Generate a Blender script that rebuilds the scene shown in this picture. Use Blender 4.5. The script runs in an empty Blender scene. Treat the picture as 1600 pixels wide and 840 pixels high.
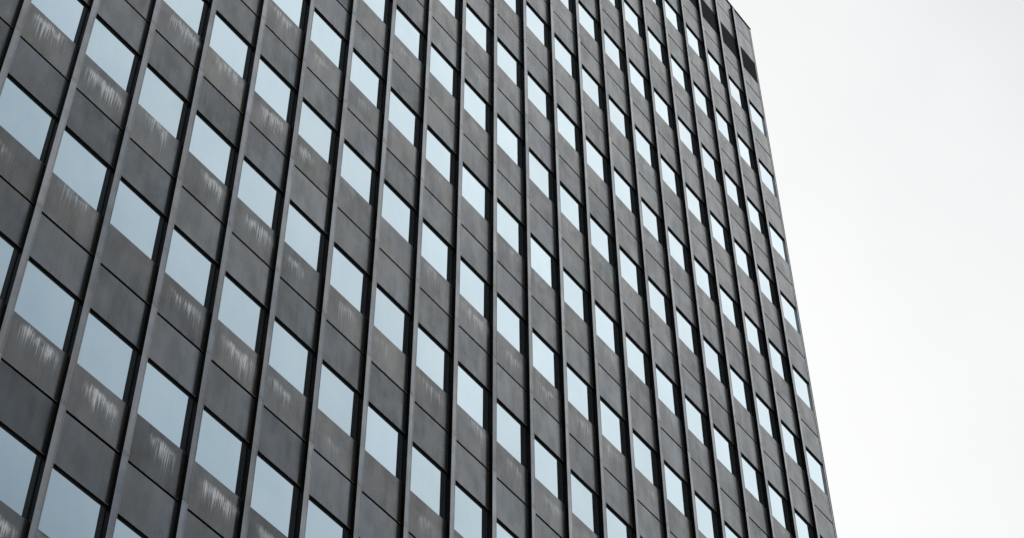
import bpy, bmesh, math, random
from mathutils import Matrix, Vector
random.seed(7)
SC = bpy.context.scene
COL = SC.collection

# ------------------------------------------------------------------ camera
CAM_LOC = Vector((-10.7568, -18.9645, -30.5601))
ROT = Matrix(((0.6004323, -0.6118856, -0.5148563),
              (-0.7996615, -0.4632482, -0.3820244),
              (-0.0047511, 0.6410905, -0.7674505)))
cd = bpy.data.cameras.new('camera')
cd.sensor_width = 36.0
cd.lens = 3179.53 / 1600.0 * 36.0
cd.clip_start = 0.1
cd.clip_end = 5000
cam = bpy.data.objects.new('camera', cd)
COL.objects.link(cam)
cam.matrix_world = Matrix.Translation(CAM_LOC) @ ROT.to_4x4()
SC.camera = cam

# ------------------------------------------------------------------ sky: daylight above a veil of bright cloud
SUN = Vector((0.35, 0.75, 0.56)).normalized()
w = bpy.data.worlds.new('World')
SC.world = w
w.use_nodes = True
nt = w.node_tree
nt.nodes.clear()
def N(t, **k):
    n = nt.nodes.new(t)
    for a, b in k.items():
        setattr(n, a, b)
    return n
L = lambda a, b: nt.links.new(a, b)
out = N('ShaderNodeOutputWorld'); bg = N('ShaderNodeBackground')
bg.inputs['Strength'].default_value = 0.1
sky = N('ShaderNodeTexSky'); sky.sky_type = 'NISHITA'; sky.sun_disc = False
sky.sun_elevation = math.asin(SUN.z)
sky.sun_rotation = math.atan2(SUN.x, SUN.y)
tc = N('ShaderNodeTexCoord')
dot = N('ShaderNodeVectorMath', operation='DOT_PRODUCT'); dot.inputs[1].default_value = SUN
L(tc.outputs['Generated'], dot.inputs[0])
ns = N('ShaderNodeTexNoise'); ns.inputs['Scale'].default_value = 3.4; ns.inputs['Detail'].default_value = 5; ns.inputs['Roughness'].default_value = 0.55
L(tc.outputs['Generated'], ns.inputs['Vector'])
nm = N('ShaderNodeMath', operation='MULTIPLY_ADD'); nm.inputs[1].default_value = 0.17; nm.inputs[2].default_value = -0.085
L(ns.outputs['Fac'], nm.inputs[0])
ad = N('ShaderNodeMath', operation='ADD'); L(dot.outputs['Value'], ad.inputs[0]); L(nm.outputs[0], ad.inputs[1])
mr = N('ShaderNodeMapRange'); mr.inputs['From Min'].default_value = -1; mr.inputs['From Max'].default_value = 1
L(ad.outputs[0], mr.inputs['Value'])
cr = N('ShaderNodeValToRGB'); L(mr.outputs[0], cr.inputs['Fac'])
SKY = [(-1.0, (5.2, 5.45, 5.7)), (-0.35, (5.0, 5.25, 5.5)), (-0.08, (2.7, 3.0, 3.3)), (0.04, (2.4, 2.85, 3.3)), (0.17, (5.1, 5.8, 6.4)),  # out-of-view sky raised to light the stains and right-hand panels
       (0.33, (10.1, 10.7, 11.0)), (0.47, (12.0, 12.2, 12.3)), (0.62, (9.8, 9.95, 10.0)), (0.72, (8.1, 8.3, 8.5)), (0.775, (9.3, 9.33, 9.36)), (0.835, (10.0, 10.0, 10.0)), (1.0, (10.8, 10.8, 10.8))]
el = cr.color_ramp.elements
while len(el) > 1: el.remove(el[-1])
for i, (t, c) in enumerate(SKY):
    e = el[0] if i == 0 else el.new((t + 1) / 2)
    e.position = (t + 1) / 2
    e.color = (*[v / 13 for v in c], 1)
sc10 = N('ShaderNodeVectorMath', operation='SCALE'); sc10.inputs['Scale'].default_value = 13
L(cr.outputs['Color'], sc10.inputs[0])
mx = N('ShaderNodeMix', data_type='RGBA'); mx.inputs[0].default_value = 0.96
L(sky.outputs['Color'], mx.inputs[6]); L(sc10.outputs['Vector'], mx.inputs[7])
L(mx.outputs[2], bg.inputs['Color']); L(bg.outputs[0], out.inputs['Surface'])

sd = bpy.data.lights.new('sun', 'SUN'); sd.energy = 0.8; sd.angle = math.radians(20); sd.color = (1, 0.96, 0.9)
so = bpy.data.objects.new('sun', sd); COL.objects.link(so)
so.rotation_euler = SUN.to_track_quat('Z', 'Y').to_euler()

SC.view_settings.view_transform = 'Standard'
SC.view_settings.look = 'None'
SC.view_settings.exposure = 0
SC.view_settings.gamma = 1
SC.view_settings.use_curve_mapping = False

# ------------------------------------------------------------------ materials
def new_mat(name):
    m = bpy.data.materials.new(name); m.use_nodes = True
    t = m.node_tree; t.nodes.clear()
    o = t.nodes.new('ShaderNodeOutputMaterial'); b = t.nodes.new('ShaderNodeBsdfPrincipled')
    t.links.new(b.outputs[0], o.inputs['Surface'])
    return m, t, b
class G:
    """small node-building helper"""
    def __init__(s, t): s.t = t
    def n(s, kind, ins=None, **k):
        x = s.t.nodes.new(kind)
        for a, b in k.items(): setattr(x, a, b)
        for a, b in (ins or {}).items():
            if isinstance(b, bpy.types.NodeSocket): s.t.links.new(b, x.inputs[a])
            else: x.inputs[a].default_value = b
        return x
    def math(s, op, a, b=None, c=None, clamp=False):
        i = {0: a}
        if b is not None: i[1] = b
        if c is not None: i[2] = c
        return s.n('ShaderNodeMath', i, operation=op, use_clamp=clamp).outputs[0]
    def rng(s, v, a, b, c=0.0, d=1.0):
        return s.n('ShaderNodeMapRange', {'Value': v, 'From Min': a, 'From Max': b, 'To Min': c, 'To Max': d}, interpolation_type='SMOOTHSTEP').outputs[0]
    def noise(s, vec, scale, detail=3, rough=0.5, dim='3D', w=None):
        i = {'Vector': vec, 'Scale': scale, 'Detail': detail, 'Roughness': rough}
        if w is not None: i['W'] = w; dim = '4D'
        return s.n('ShaderNodeTexNoise', i, noise_dimensions=dim).outputs['Fac']
    def vmul(s, v, k): return s.n('ShaderNodeVectorMath', {0: v, 1: k}, operation='MULTIPLY').outputs[0]
    def mix(s, f, a, b): return s.n('ShaderNodeMix', {0: f, 6: a, 7: b}, data_type='RGBA').outputs[2]

def cladding(name, dark, light, rough=0.42, stains=False, spec_ior=1.6, hue=(1, .985, .97)):
    m, t, b = new_mat(name); g = G(t)
    co = g.n('ShaderNodeTexCoord').outputs['Object']
    rnd = g.n('ShaderNodeObjectInfo').outputs['Random']
    W = g.math('MULTIPLY', rnd, 50.0)
    blot = g.noise(co, 1.7, 4, 0.6, w=W)                                  # cloudy patina
    streak = g.noise(g.vmul(co, (38, 38, 1.1)), 1.0, 3, 0.6, w=W)          # fine vertical brushing
    broad = g.noise(g.vmul(co, (5, 5, 0.35)), 1.0, 3, 0.55, w=W)           # wider run-off bands
    f = g.math('ADD', g.math('MULTIPLY', blot, 0.45), g.math('MULTIPLY', streak, 0.25))
    f = g.math('ADD', f, g.math('MULTIPLY', broad, 0.35))
    f = g.rng(f, 0.36, 0.70)
    col = g.mix(f, (*dark, 1), (*light, 1))
    # warm / cool drift from piece to piece
    tint = g.n('ShaderNodeValToRGB', {'Fac': g.noise(g.vmul(co, (.9, .9, .9)), 1.0, 2, .5, w=g.math('ADD', W, 7.0))})
    e = tint.color_ramp.elements
    e[0].position = .38; e[0].color = (1.08, 1.0, .93, 1); e[1].position = .62; e[1].color = (.94, 1.0, 1.08, 1)
    col = g.n('ShaderNodeMix', {0: 1.0, 6: col, 7: tint.outputs[0]}, data_type='RGBA', blend_type='MULTIPLY').outputs[2]
    val = g.math('MULTIPLY_ADD', rnd, 0.5, 0.75)
    col = g.n('ShaderNodeVectorMath', {0: col, 'Scale': val}, operation='SCALE').outputs[0]
    r = g.math('MULTIPLY_ADD', f, -0.10, rough + 0.05)
    smear = g.rng(g.noise(g.vmul(co, (2.2, 2.2, 1.0)), 1.0, 4, .6, w=g.math('ADD', W, 13)), .38, .66)
    r = g.math('SUBTRACT', r, g.math('MULTIPLY', smear, .09))
    lev = g.math('ADD', g.math('MULTIPLY_ADD', f, .13, .25), g.math('MULTIPLY', smear, .12))
    lev = g.math('ADD', lev, g.math('MULTIPLY_ADD', rnd, .22, -.11))
    t.links.new(lev, b.inputs['Specular IOR Level'])
    if stains:
        def att(n): return g.n('ShaderNodeAttribute', attribute_name=n, attribute_type='OBJECT').outputs['Fac']
        amt, sx, sz, sw = att('stain'), att('stain_x'), att('stain_z'), att('stain_w')
        sp = g.n('ShaderNodeSeparateXYZ', {0: co})
        wob = g.math('MULTIPLY_ADD', g.noise(g.vmul(co, (3.2, 3.2, 2.0)), 1, 2, .5, w=W), 0.5, -0.25)
        dx = g.math('DIVIDE', g.math('SUBTRACT', sp.outputs[0], sx), sw)
        # runs: a soft crust at the top that breaks up into fine drips, each of its own length
        top = g.math('MULTIPLY_ADD', wob, .55, sz)
        jag = g.noise(g.vmul(co, (30, 1, 0.0)), 1, 2, .6, w=W)
        dz = g.math('SUBTRACT', g.math('MULTIPLY_ADD', jag, .22, top), sp.outputs[2])
        up = g.rng(dz, -0.02, 0.16)
        length = g.math('ADD', g.rng(g.noise(g.vmul(co, (36, 1, 0.0)), 1, 2, .6, w=g.math('ADD', W, 5)), .32, .68, .12, .62),
                        g.rng(g.noise(g.vmul(co, (4, 1, 0.0)), 1, 1, .5, w=g.math('ADD', W, 6)), .35, .65, 0, .32))
        dn = g.rng(g.math('DIVIDE', dz, length), .25, 1.0, 1, 0)
        side = g.rng(g.math('ABSOLUTE', g.math('MULTIPLY_ADD', wob, .8, dx)), 0.25, 1.0, 1, 0)
        line = g.rng(g.noise(g.vmul(co, (46, 8, .55)), 1.0, 3, .6, w=g.math('ADD', W, 3)), .44, .62)
        crust = g.math('MULTIPLY', g.rng(g.noise(g.vmul(co, (9, 6, 4)), 1, 4, .6, w=g.math('ADD', W, 9)), .38, .66), g.rng(dz, .12, .42, 1, 0))
        msk = g.math('MULTIPLY', g.math('MULTIPLY', up, dn), side)
        lf = g.math('MULTIPLY', msk, g.math('ADD', g.math('MULTIPLY', line, 1.0), g.math('MULTIPLY', crust, .6)))
        lf = g.math('MULTIPLY', lf, g.math('MULTIPLY', amt, 1.5), clamp=True)
        # faint scratches and dried splashes on every sheet
        sc = g.math('MULTIPLY', g.rng(g.noise(g.vmul(co, (70, 10, 2.2)), 1, 2, .5, w=g.math('ADD', W, 21)), .60, .76), g.rng(g.noise(co, 3.0, 2, .5, w=g.math('ADD', W, 31)), .5, .68))
        lf = g.math('MAXIMUM', lf, g.math('MULTIPLY', sc, .22))
        col = g.mix(lf, col, (.9, .9, .9, 1))
        r = g.math('MULTIPLY_ADD', lf, 0.3, r)
    bump = g.n('ShaderNodeBump', {'Strength': 0.15, 'Distance': 0.014, 'Height': g.math('ADD', g.math('MULTIPLY', blot, 1.0), g.math('MULTIPLY', streak, 0.12))})
    t.links.new(col, b.inputs['Base Color']); t.links.new(r, b.inputs['Roughness'])
    t.links.new(bump.outputs[0], b.inputs['Normal'])
    b.inputs['Sheen Weight'].default_value = 1.0 if stains else (.5 if spec_ior > 2 else 0)     # sheen added to brighten the metal at a glancing view
    b.inputs['Sheen Roughness'].default_value = .26
    b.inputs['IOR'].default_value = spec_ior; 
    hv = g.n('ShaderNodeVectorMath', {0: tint.outputs[0], 1: hue}, operation='MULTIPLY').outputs[0]
    t.links.new(g.mix(.55, (*hue, 1), hv), b.inputs['Specular Tint'])
    return m

M_PANEL = cladding('patinated_bronze_sheet', (.010, .009, .008), (.034, .030, .0265), .285, stains=True, spec_ior=2.5, hue=(1.0, .955, .915))
M_UPPER = cladding('cool_bronze_sheet', (.010, .010, .0105), (.031, .031, .032), .285, stains=True, spec_ior=2.5, hue=(.985, .99, 1.0))
M_CAP = cladding('mullion_cap_metal', (.13, .13, .135), (.30, .30, .305), .2, spec_ior=3.0)
M_FLANK = cladding('mullion_flank_metal', (.003, .003, .003), (.009, .0085, .008), .24, spec_ior=1.13)  # dark reflection of the side faces is put into this near-black colour
M_TRIM = cladding('edge_trim_metal', (.075, .068, .060), (.36, .325, .28), .35, spec_ior=1.6)
def plain(name, c, rough, ior=1.45, metal=0):
    m, t, b = new_mat(name); g = G(t)
    co = g.n('ShaderNodeTexCoord').outputs['Object']
    n = g.noise(co, 6, 4, .6)
    t.links.new(g.mix(n, (*[v * .75 for v in c], 1), (*[min(1, v * 1.25) for v in c], 1)), b.inputs['Base Color'])
    b.inputs['Roughness'].default_value = rough; b.inputs['IOR'].default_value = ior; b.inputs['Metallic'].default_value = metal
    return m
M_GASKET_SHADE = plain('black_gasket_and_shade', (.006, .006, .007), .6)  # frames and backing; also the shade put in at joints and window heads
M_SCREW = plain('screw_steel', (.02, .02, .02), .5)
M_BODY = plain('dark_concrete_core', (.05, .05, .05), .8)
M_LOUVRE = plain('louvre_metal', (.013, .013, .015), .7, 1.35)
M_GROUND = plain('paving_ground', (.16, .155, .15), .85)

def glass():
    m, t, b = new_mat('coated_window_glass'); g = G(t)
    co = g.n('ShaderNodeTexCoord').outputs['Object']
    rnd = g.n('ShaderNodeObjectInfo').outputs['Random']
    W = g.math('MULTIPLY', rnd, 40.0)
    c = g.noise(g.vmul(co, (1.2, 1, .8)), 1.0, 3, .55, w=W)
    col = g.mix(g.rng(c, .3, .7), (.66, .765, .815, 1), (.71, .80, .84, 1))
    dust = g.rng(g.noise(g.vmul(co, (30, 1, 1.5)), 1.0, 4, .6, w=W), .35, .8)
    col = g.mix(g.math('MULTIPLY', dust, .12), col, (.86, .88, .90, 1))
    v = g.math('MULTIPLY_ADD', rnd, .10, .94)
    col = g.n('ShaderNodeVectorMath', {0: col, 'Scale': v}, operation='SCALE').outputs[0]
    t.links.new(col, b.inputs['Base Color'])
    b.inputs['Metallic'].default_value = .95
    b.inputs['Roughness'].default_value = .03
    b.inputs['IOR'].default_value = 1.6
    bump = g.n('ShaderNodeBump', {'Strength': 0.05, 'Distance': 0.02, 'Height': c})
    t.links.new(bump.outputs[0], b.inputs['Normal'])
    return m
M_GLASS = glass()

# ------------------------------------------------------------------ mesh helpers
def add_box(bm, x0, x1, y0, y1, z0, z1, mi=0, bev=0.0):
    vs = [bm.verts.new(p) for p in ((x0,y0,z0),(x1,y0,z0),(x1,y1,z0),(x0,y1,z0),(x0,y0,z1),(x1,y0,z1),(x1,y1,z1),(x0,y1,z1))]
    fs = []
    for q in ((0,3,2,1),(4,5,6,7),(0,1,5,4),(1,2,6,5),(2,3,7,6),(3,0,4,7)):
        f = bm.faces.new([vs[i] for i in q]); f.material_index = mi; fs.append(f)
    if bev:
        es = [e for e in set(e for f in fs for e in f.edges) if all(v.co.y == y0 for v in e.verts)]
        bmesh.ops.bevel(bm, geom=es, offset=bev, segments=2, affect='EDGES', profile=.5)
def mesh(name, bm, mats):
    me = bpy.data.meshes.new(name); bm.normal_update(); bm.to_mesh(me); bm.free()
    for m in mats: me.materials.append(m)
    return me
def obj(name, me, parent=None, loc=(0, 0, 0), rot=(0, 0, 0), **props):
    o = bpy.data.objects.new(name, me); COL.objects.link(o)
    o.location = loc; o.rotation_euler = rot
    if parent is not None: o.parent = parent
    for k, v in props.items(): o[k] = v
    return o

# ------------------------------------------------------------------ dimensions (metres), facade plane y = 0, z = 0 at one panel joint
B, F = 1.4, 3.63773
MW, MD = 0.1423, 0.0954         # mullion width, projection, cap depth
VB, VT = 0.3068 * F, 0.6843 * F          # window sill and head above each joint
RG = 0.046                              # glass recess
JG = 0.048                               # open joint between sheets
U0, U1 = -6, 22                          # mullion lines of the whole facade
R0 = -8                                  # lowest floor joint
GZ = -32.2                               # ground level
ZLB, ZLT = 9.27 * F, 9.665 * F           # louvre band
ZK = 10.01 * F                           # joint above the louvres
ZTOP = 10.355 * F                        # parapet
XR = 22.0 * B + 0.02                     # right-hand corner

# ------------------------------------------------------------------ ground
bm = bmesh.new(); add_box(bm, -1500, 1500, -1500, 1500, GZ - 1, GZ)
obj('ground', mesh('ground', bm, [M_GROUND]), kind='structure')

# ------------------------------------------------------------------ tower
tower = bpy.data.objects.new('office_tower', None); COL.objects.link(tower)
tower.location = (U0 * B, 0, GZ)
tower['label'] = 'tall dark office tower with a grid of pale windows, grey metal panels and vertical mullions'
tower['category'] = 'building'
OFF = Vector((-U0 * B, 0, -GZ))           # parts are placed relative to the tower's base
def part(name, me, loc=(0, 0, 0), parent=None, rot=(0, 0, 0), **p):
    if parent is None: return obj(name, me, tower, Vector(loc) + OFF, rot, **p)
    return obj(name, me, parent, loc, rot, **p)

bm = bmesh.new()
add_box(bm, U0 * B, XR - .02, 0.30, 22, GZ, ZTOP - .25)
for z in (ZTOP - .12,): add_box(bm, U0 * B, XR - .03, 0.06, 0.26, ZTOP - .9, z)
part('wall', mesh('tower_core', bm, [M_BODY]), (0, 0, 0))
bm = bmesh.new(); add_box(bm, U0 * B, XR - .03, .27, 22.1, ZTOP - .245, ZTOP - .05); part('roof', mesh('roof', bm, [M_BODY]))
# backing sheet behind the open joints
bm = bmesh.new(); add_box(bm, U0 * B, XR - .05, 0.12, 0.28, GZ, ZTOP - 1.0); part('backing_sheet', mesh('backing', bm, [M_GASKET_SHADE]))
# side cladding of the far corner
bm = bmesh.new(); add_box(bm, XR - .018, XR - .004, .12, 22, GZ, ZTOP - .1); part('side_cladding', mesh('side', bm, [M_CAP]))

# --- one sheet of cladding, local origin at the middle of its lower edge, facing -y
def sheet_mesh(name, h, lip=True, mat=None, hw=(B - MW) / 2 + .012):
    bm = bmesh.new()
    add_box(bm, -hw, hw, 0, .045, .0008, h, 0, .003)
    add_box(bm, -hw + .001, hw - .001, .0015, .044, 0, .0006, 2)          # black strip: shade of the joint put in as colour
    if lip:   # folded drip edge along the bottom
        add_box(bm, -hw, hw, -.005, -.0005, .002, .016, 1)
    return mesh(name, bm, [mat or M_PANEL, M_TRIM, M_GASKET_SHADE])
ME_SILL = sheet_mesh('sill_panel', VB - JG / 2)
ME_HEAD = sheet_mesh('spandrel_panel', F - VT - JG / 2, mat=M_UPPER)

# --- window: dark frame with glass
def window_meshes(w, h):
    bm = bmesh.new(); hw = w / 2
    # frame bars behind the edge of the glass, and slim glazing beads in the two side corners
    add_box(bm, hw - .03, hw, RG + .021, RG + .06, 0, h)
    add_box(bm, -hw, -hw + .03, RG + .021, RG + .06, 0, h)
    add_box(bm, -hw + .031, hw - .031, RG + .021, RG + .06, h - .03, h)
    add_box(bm, -hw + .031, hw - .031, RG + .021, RG + .06, 0, .03)
    add_box(bm, hw - .013, hw - .0005, RG - .016, RG - .001, 0, h, 1)
    add_box(bm, -hw + .0005, -hw + .013, RG - .016, RG - .001, 0, h, 1)
    # dark liner, and a black bar added to thicken the shaded head band
    add_box(bm, -hw + .015, hw - .015, RG - .014, RG - .001, h - .019, h - .005)
    add_box(bm, -hw, hw, .004, RG - .002, h - .004, h - .0005)
    fr = mesh('window_frame', bm, [M_GASKET_SHADE, M_LOUVRE])
    bm = bmesh.new()
    add_box(bm, -hw, hw, RG, RG + .02, .003, h - .0045)
    pn = mesh('pane', bm, [M_GLASS])
    bm = bmesh.new()
    add_box(bm, -hw, hw, .003, RG - .002, .0005, .006)
    sl = mesh('sill', bm, [M_CAP])
    return fr, pn, sl
ME_WIN, ME_PANE, ME_WSILL = window_meshes(B - MW, VT - VB)

# --- mullion: a dark web for the whole height, carrying one cap per storey
def cap_mesh(name, h):
    bm = bmesh.new(); hw = MW / 2
    y = -MD
    add_box(bm, -hw, hw, y + .012, y + .028, 0, h, 0)                       # base plate of the cap
    add_box(bm, -hw, hw * .42, y, y + .0115, 0, h, 0, .005)                 # broad face
    add_box(bm, hw * .47, hw * .74, y + .003, y + .0115, 0, h, 0, .002)     # narrow rib
    add_box(bm, hw * .79, hw, y, y + .0115, 0, h, 0, .003)                  # outer edge bead
    for zz in (.045, h - .045):
        for xx in (-hw * .55, hw * .05):
            r = bmesh.ops.create_cone(bm, cap_ends=True, segments=6, radius1=.008, radius2=.006, depth=.006,
                                      matrix=Matrix.Translation((xx, y - .002, zz)) @ Matrix.Rotation(math.pi / 2, 4, 'X'))
            for v in r['verts']:
                for f in v.link_faces: f.material_index = 1
    bm.normal_update()
    for f in bm.faces:                       # cheeks take the web's black: side shade put into the colour
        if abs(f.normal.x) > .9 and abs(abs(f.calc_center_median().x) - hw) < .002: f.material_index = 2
    return mesh(name, bm, [M_CAP, M_SCREW, M_FLANK])
CG = .009
ME_CAP = cap_mesh('cap', F - CG)
ZMT = 10.277 * F                          # mullions stop just under the parapet
ME_CAPTOP = cap_mesh('cap_top', ZMT - 9 * F - CG)
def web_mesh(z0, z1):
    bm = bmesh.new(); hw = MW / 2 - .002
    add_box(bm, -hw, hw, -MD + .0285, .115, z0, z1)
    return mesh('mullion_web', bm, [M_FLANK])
ME_WEB = web_mesh(GZ, ZMT - .01)

# --- which bays and storeys can be seen (plus a margin): those become single parts
Ri = ROT.transposed()
def seen(x, z, mx=0.0, my=0.0):
    c = Ri @ (Vector((x, 0, z)) - CAM_LOC)
    u = 3179.53 * c.x / -c.z / 800; v = 3179.53 * c.y / -c.z / 420
    return abs(u) < 1 + mx and abs(v) < 1 + my
def rect_seen(x0, x1, z0, z1, m=.03):
    return any(seen(x0 + (x1 - x0) * i / 3, z0 + (z1 - z0) * j / 3, m, m) for i in range(4) for j in range(4))

# stains read off the facade: (bay, storey) -> strength, centre x, top z, half width
ST = {(0,0):(1.0,.0,.95,.45),(1,0):(1.0,.02,.85,.5),(2,0):(.9,.05,.9,.35),(3,0):(.8,.15,.8,.4),(4,0):(1.0,.1,.85,.45),(5,0):(.8,-.15,.7,.22),(6,0):(.5,.0,.75,.35),
      (8,0):(.45,.0,.85,.45),(9,0):(.75,.2,.95,.4),(10,0):(.35,.1,.8,.4),(11,0):(.55,.2,.85,.35),(7,0):(.25,-.2,.7,.3),
      (3,-1):(.75,.05,.85,.5),(4,-1):(.8,.05,.8,.5),(5,-1):(.65,-.1,.75,.4),(6,-1):(.35,-.1,.6,.25),(8,-1):(.3,.0,.7,.3),(1,-1):(.3,.0,1.0,.5),
      (1,-2):(1.0,.02,.95,.5),(2,-2):(1.0,.05,.9,.42),(3,-2):(.7,.1,.8,.35),(4,-2):(1.0,.08,.85,.42),(5,-2):(.6,.0,.7,.4),(1,-3):(1.0,.0,.9,.5),(2,-3):(.7,.0,.9,.5),
      (1,1):(.7,.1,.9,.4),(2,1):(1.0,.12,.9,.38),(3,1):(1.0,.1,.85,.42),(4,1):(1.0,.1,.9,.48),(5,1):(.8,-.2,.8,.25),(8,1):(.7,-.1,.9,.4),(9,1):(.75,.1,.85,.45),
      (10,1):(.6,.1,.8,.35),(11,1):(.55,.05,.85,.4),(12,1):(.6,.1,.9,.4),(13,1):(.45,.0,.8,.35),(14,1):(.4,.1,.7,.4),
      (4,2):(.7,.0,.8,.42),(5,2):(.7,-.1,.75,.22),(3,2):(.7,.0,.8,.4),(8,2):(.3,.1,.8,.3),(10,2):(.45,.1,.9,.4),(11,2):(.4,-.1,.85,.4),(15,2):(.3,.1,.9,.4),(16,2):(.3,.1,.9,.4),
      (8,4):(.35,.1,.9,.35),(9,3):(.2,.0,.9,.4),(13,3):(.45,.1,.9,.4),(14,3):(.3,.0,.9,.4),(12,5):(.4,-.1,.9,.4),(13,5):(.35,.1,.9,.4),(15,4):(.4,.0,.9,.5)}
SU = {(9,3):(.55,.05,.85,.32)}            # marks on the sheet above a window, under joint 4

lower = bmesh.new()                        # the rest of the facade, outside the picture
LOWM = [M_PANEL, M_GLASS, M_GASKET_SHADE, M_CAP]
n_pane = 0
def bay_mid(u): return (u + .5) * B
for u in range(U0, U1):
    xm = bay_mid(u)
    wide = 0
    x0, x1 = xm - B / 2, xm + B / 2
    for r in range(R0 - 1, 9):
        z = r * F
        vis = rect_seen(x0, x1, z, z + F)
        if vis:
            j = lambda a: random.uniform(-a, a)
            s = ST.get((u, r), (random.choice((0, .12, .22, .38)), j(.35), .85 + j(.25), .2 + abs(j(.25))))
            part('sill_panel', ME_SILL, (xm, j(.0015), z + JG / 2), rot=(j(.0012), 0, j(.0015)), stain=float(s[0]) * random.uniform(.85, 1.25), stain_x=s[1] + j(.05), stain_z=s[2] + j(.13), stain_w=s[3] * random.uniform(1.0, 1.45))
            s = SU.get((u, r), (0.0, 0., .9, .4))
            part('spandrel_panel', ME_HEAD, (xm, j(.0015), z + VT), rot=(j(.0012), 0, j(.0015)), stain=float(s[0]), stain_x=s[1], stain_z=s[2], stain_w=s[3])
            wn = part('window', ME_WIN, (xm, 0, z + VB))
            part('pane', ME_PANE, (0, 0, 0), wn, rot=(j(.0008), 0, j(.0008)))
            part('sill', ME_WSILL, (0, 0, 0), wn)
            n_pane += 1
        else:
            hw = (B - MW) / 2 + .012
            for a, b in ((z + JG / 2, z + VB), (z + VT, z + F - JG / 2)):
                if b > GZ: add_box(lower, xm - hw, xm + hw, 0, .045, max(a, GZ), b, 0)
            if z + VT > GZ:
                add_box(lower, xm - hw + .03, xm + hw - .06, RG, RG + .02, max(z + VB, GZ), z + VT, 1)
                add_box(lower, xm + hw - .06, xm + hw - .012, RG - .012, RG + .02, max(z + VB, GZ), z + VT, 2)
    # plant storey at the top: sheet, louvre, sheet, parapet sheet
    if not rect_seen(x0, x1, 9 * F, ZTOP, .1):
        hw = (B - MW) / 2 + .012
        for a, b, k in ((9 * F + JG / 2, ZLB, 0), (ZLB, ZLT, 2), (ZLT, ZK - JG / 2, 0), (ZK + JG / 2, ZTOP, 0)):
            add_box(lower, xm - hw, xm + hw, 0 if k == 0 else .03, .045, a, b, k)
        continue
    hwl = (B - MW) / 2 + .012
    if 'ME_P1' not in globals():
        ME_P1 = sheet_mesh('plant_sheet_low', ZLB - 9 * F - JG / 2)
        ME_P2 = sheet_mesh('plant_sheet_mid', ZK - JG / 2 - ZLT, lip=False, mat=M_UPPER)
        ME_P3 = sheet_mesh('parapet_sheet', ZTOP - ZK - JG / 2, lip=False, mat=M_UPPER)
        bm = bmesh.new(); nb = 14; st = (ZLT - ZLB) / nb
        add_box(bm, -hwl, hwl, .075, .11, 0, ZLT - ZLB)
        LV = mesh('louvre_back', bm, [M_GASKET_SHADE])
        bm = bmesh.new()
        vs = [(-hwl, .018, 0), (hwl, .018, 0), (hwl, .002, st * .86), (-hwl, .002, st * .86)]
        a = [bm.verts.new(p) for p in vs]; c = [bm.verts.new((p[0], p[1] + .02, p[2] + .002)) for p in vs]
        for q in ((3,2,1,0),): bm.faces.new([a[i] for i in (0,1,2,3)])
        bm.faces.new([c[i] for i in (3,2,1,0)])
        for i in range(4): bm.faces.new((a[(i+1) % 4], a[i], c[i], c[(i+1) % 4]))
        LB = mesh('louvre_blade', bm, [M_LOUVRE])
    S = dict(stain=.15, stain_x=0., stain_z=.7, stain_w=.4)
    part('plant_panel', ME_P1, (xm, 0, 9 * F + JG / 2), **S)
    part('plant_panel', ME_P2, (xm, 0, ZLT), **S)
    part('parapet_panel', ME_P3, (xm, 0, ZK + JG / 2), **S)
    lv = part('louvre', LV, (xm, 0, ZLB))
    for i in range(nb): part('blade', LB, (0, 0, i * st + .01), lv)
o = part('outer_facade', mesh('outer_facade', lower, LOWM), (0, 0, 0), kind='stuff')

# mullions
for u in range(U0, U1):
    x = u * B
    rows = [r for r in range(-9, 9) if rect_seen(x - .1, x + .1, r * F, (r + 1) * F, .05)]
    mu = part('mullion', ME_WEB, (x, 0, 0))
    rest = bmesh.new()
    for r in range(-9, 10):
        top = r == 9
        if r in rows or (top and rect_seen(x - .1, x + .1, 9 * F, ZMT, .05)):
            part('cap', ME_CAPTOP if top else ME_CAP, (0, random.uniform(-.001, .001), r * F + CG / 2), mu)
        elif not top:
            add_box(rest, -MW / 2, MW / 2, -MD, -MD + .028, max(r * F + CG / 2, GZ), (r + 1) * F - CG / 2)
        else:
            add_box(rest, -MW / 2, MW / 2, -MD, -MD + .028, r * F + CG / 2, ZMT)
    part('cap_run', mesh('cap_run', rest, [M_CAP]), (0, 0, 0), mu, kind='stuff')

# corner post: a pale narrow flat and a darker return
bm = bmesh.new()
add_box(bm, XR - .105, XR - .056, -.010, .10, GZ, ZTOP - .002, 0, .003)
add_box(bm, XR - .050, XR - .020, -.004, .10, GZ, ZTOP - .004, 1)
add_box(bm, XR - .018, XR, -.012, .10, GZ, ZTOP - .002, 0, .003)
part('corner_post', mesh('corner_post', bm, [M_CAP, M_FLANK]))
# thin dark coping
bm = bmesh.new(); add_box(bm, U0 * B, XR + .02, -.03, .30, ZTOP + .002, ZTOP + .045)
part('coping', mesh('coping', bm, [M_FLANK]))
print('windows built singly:', n_pane)
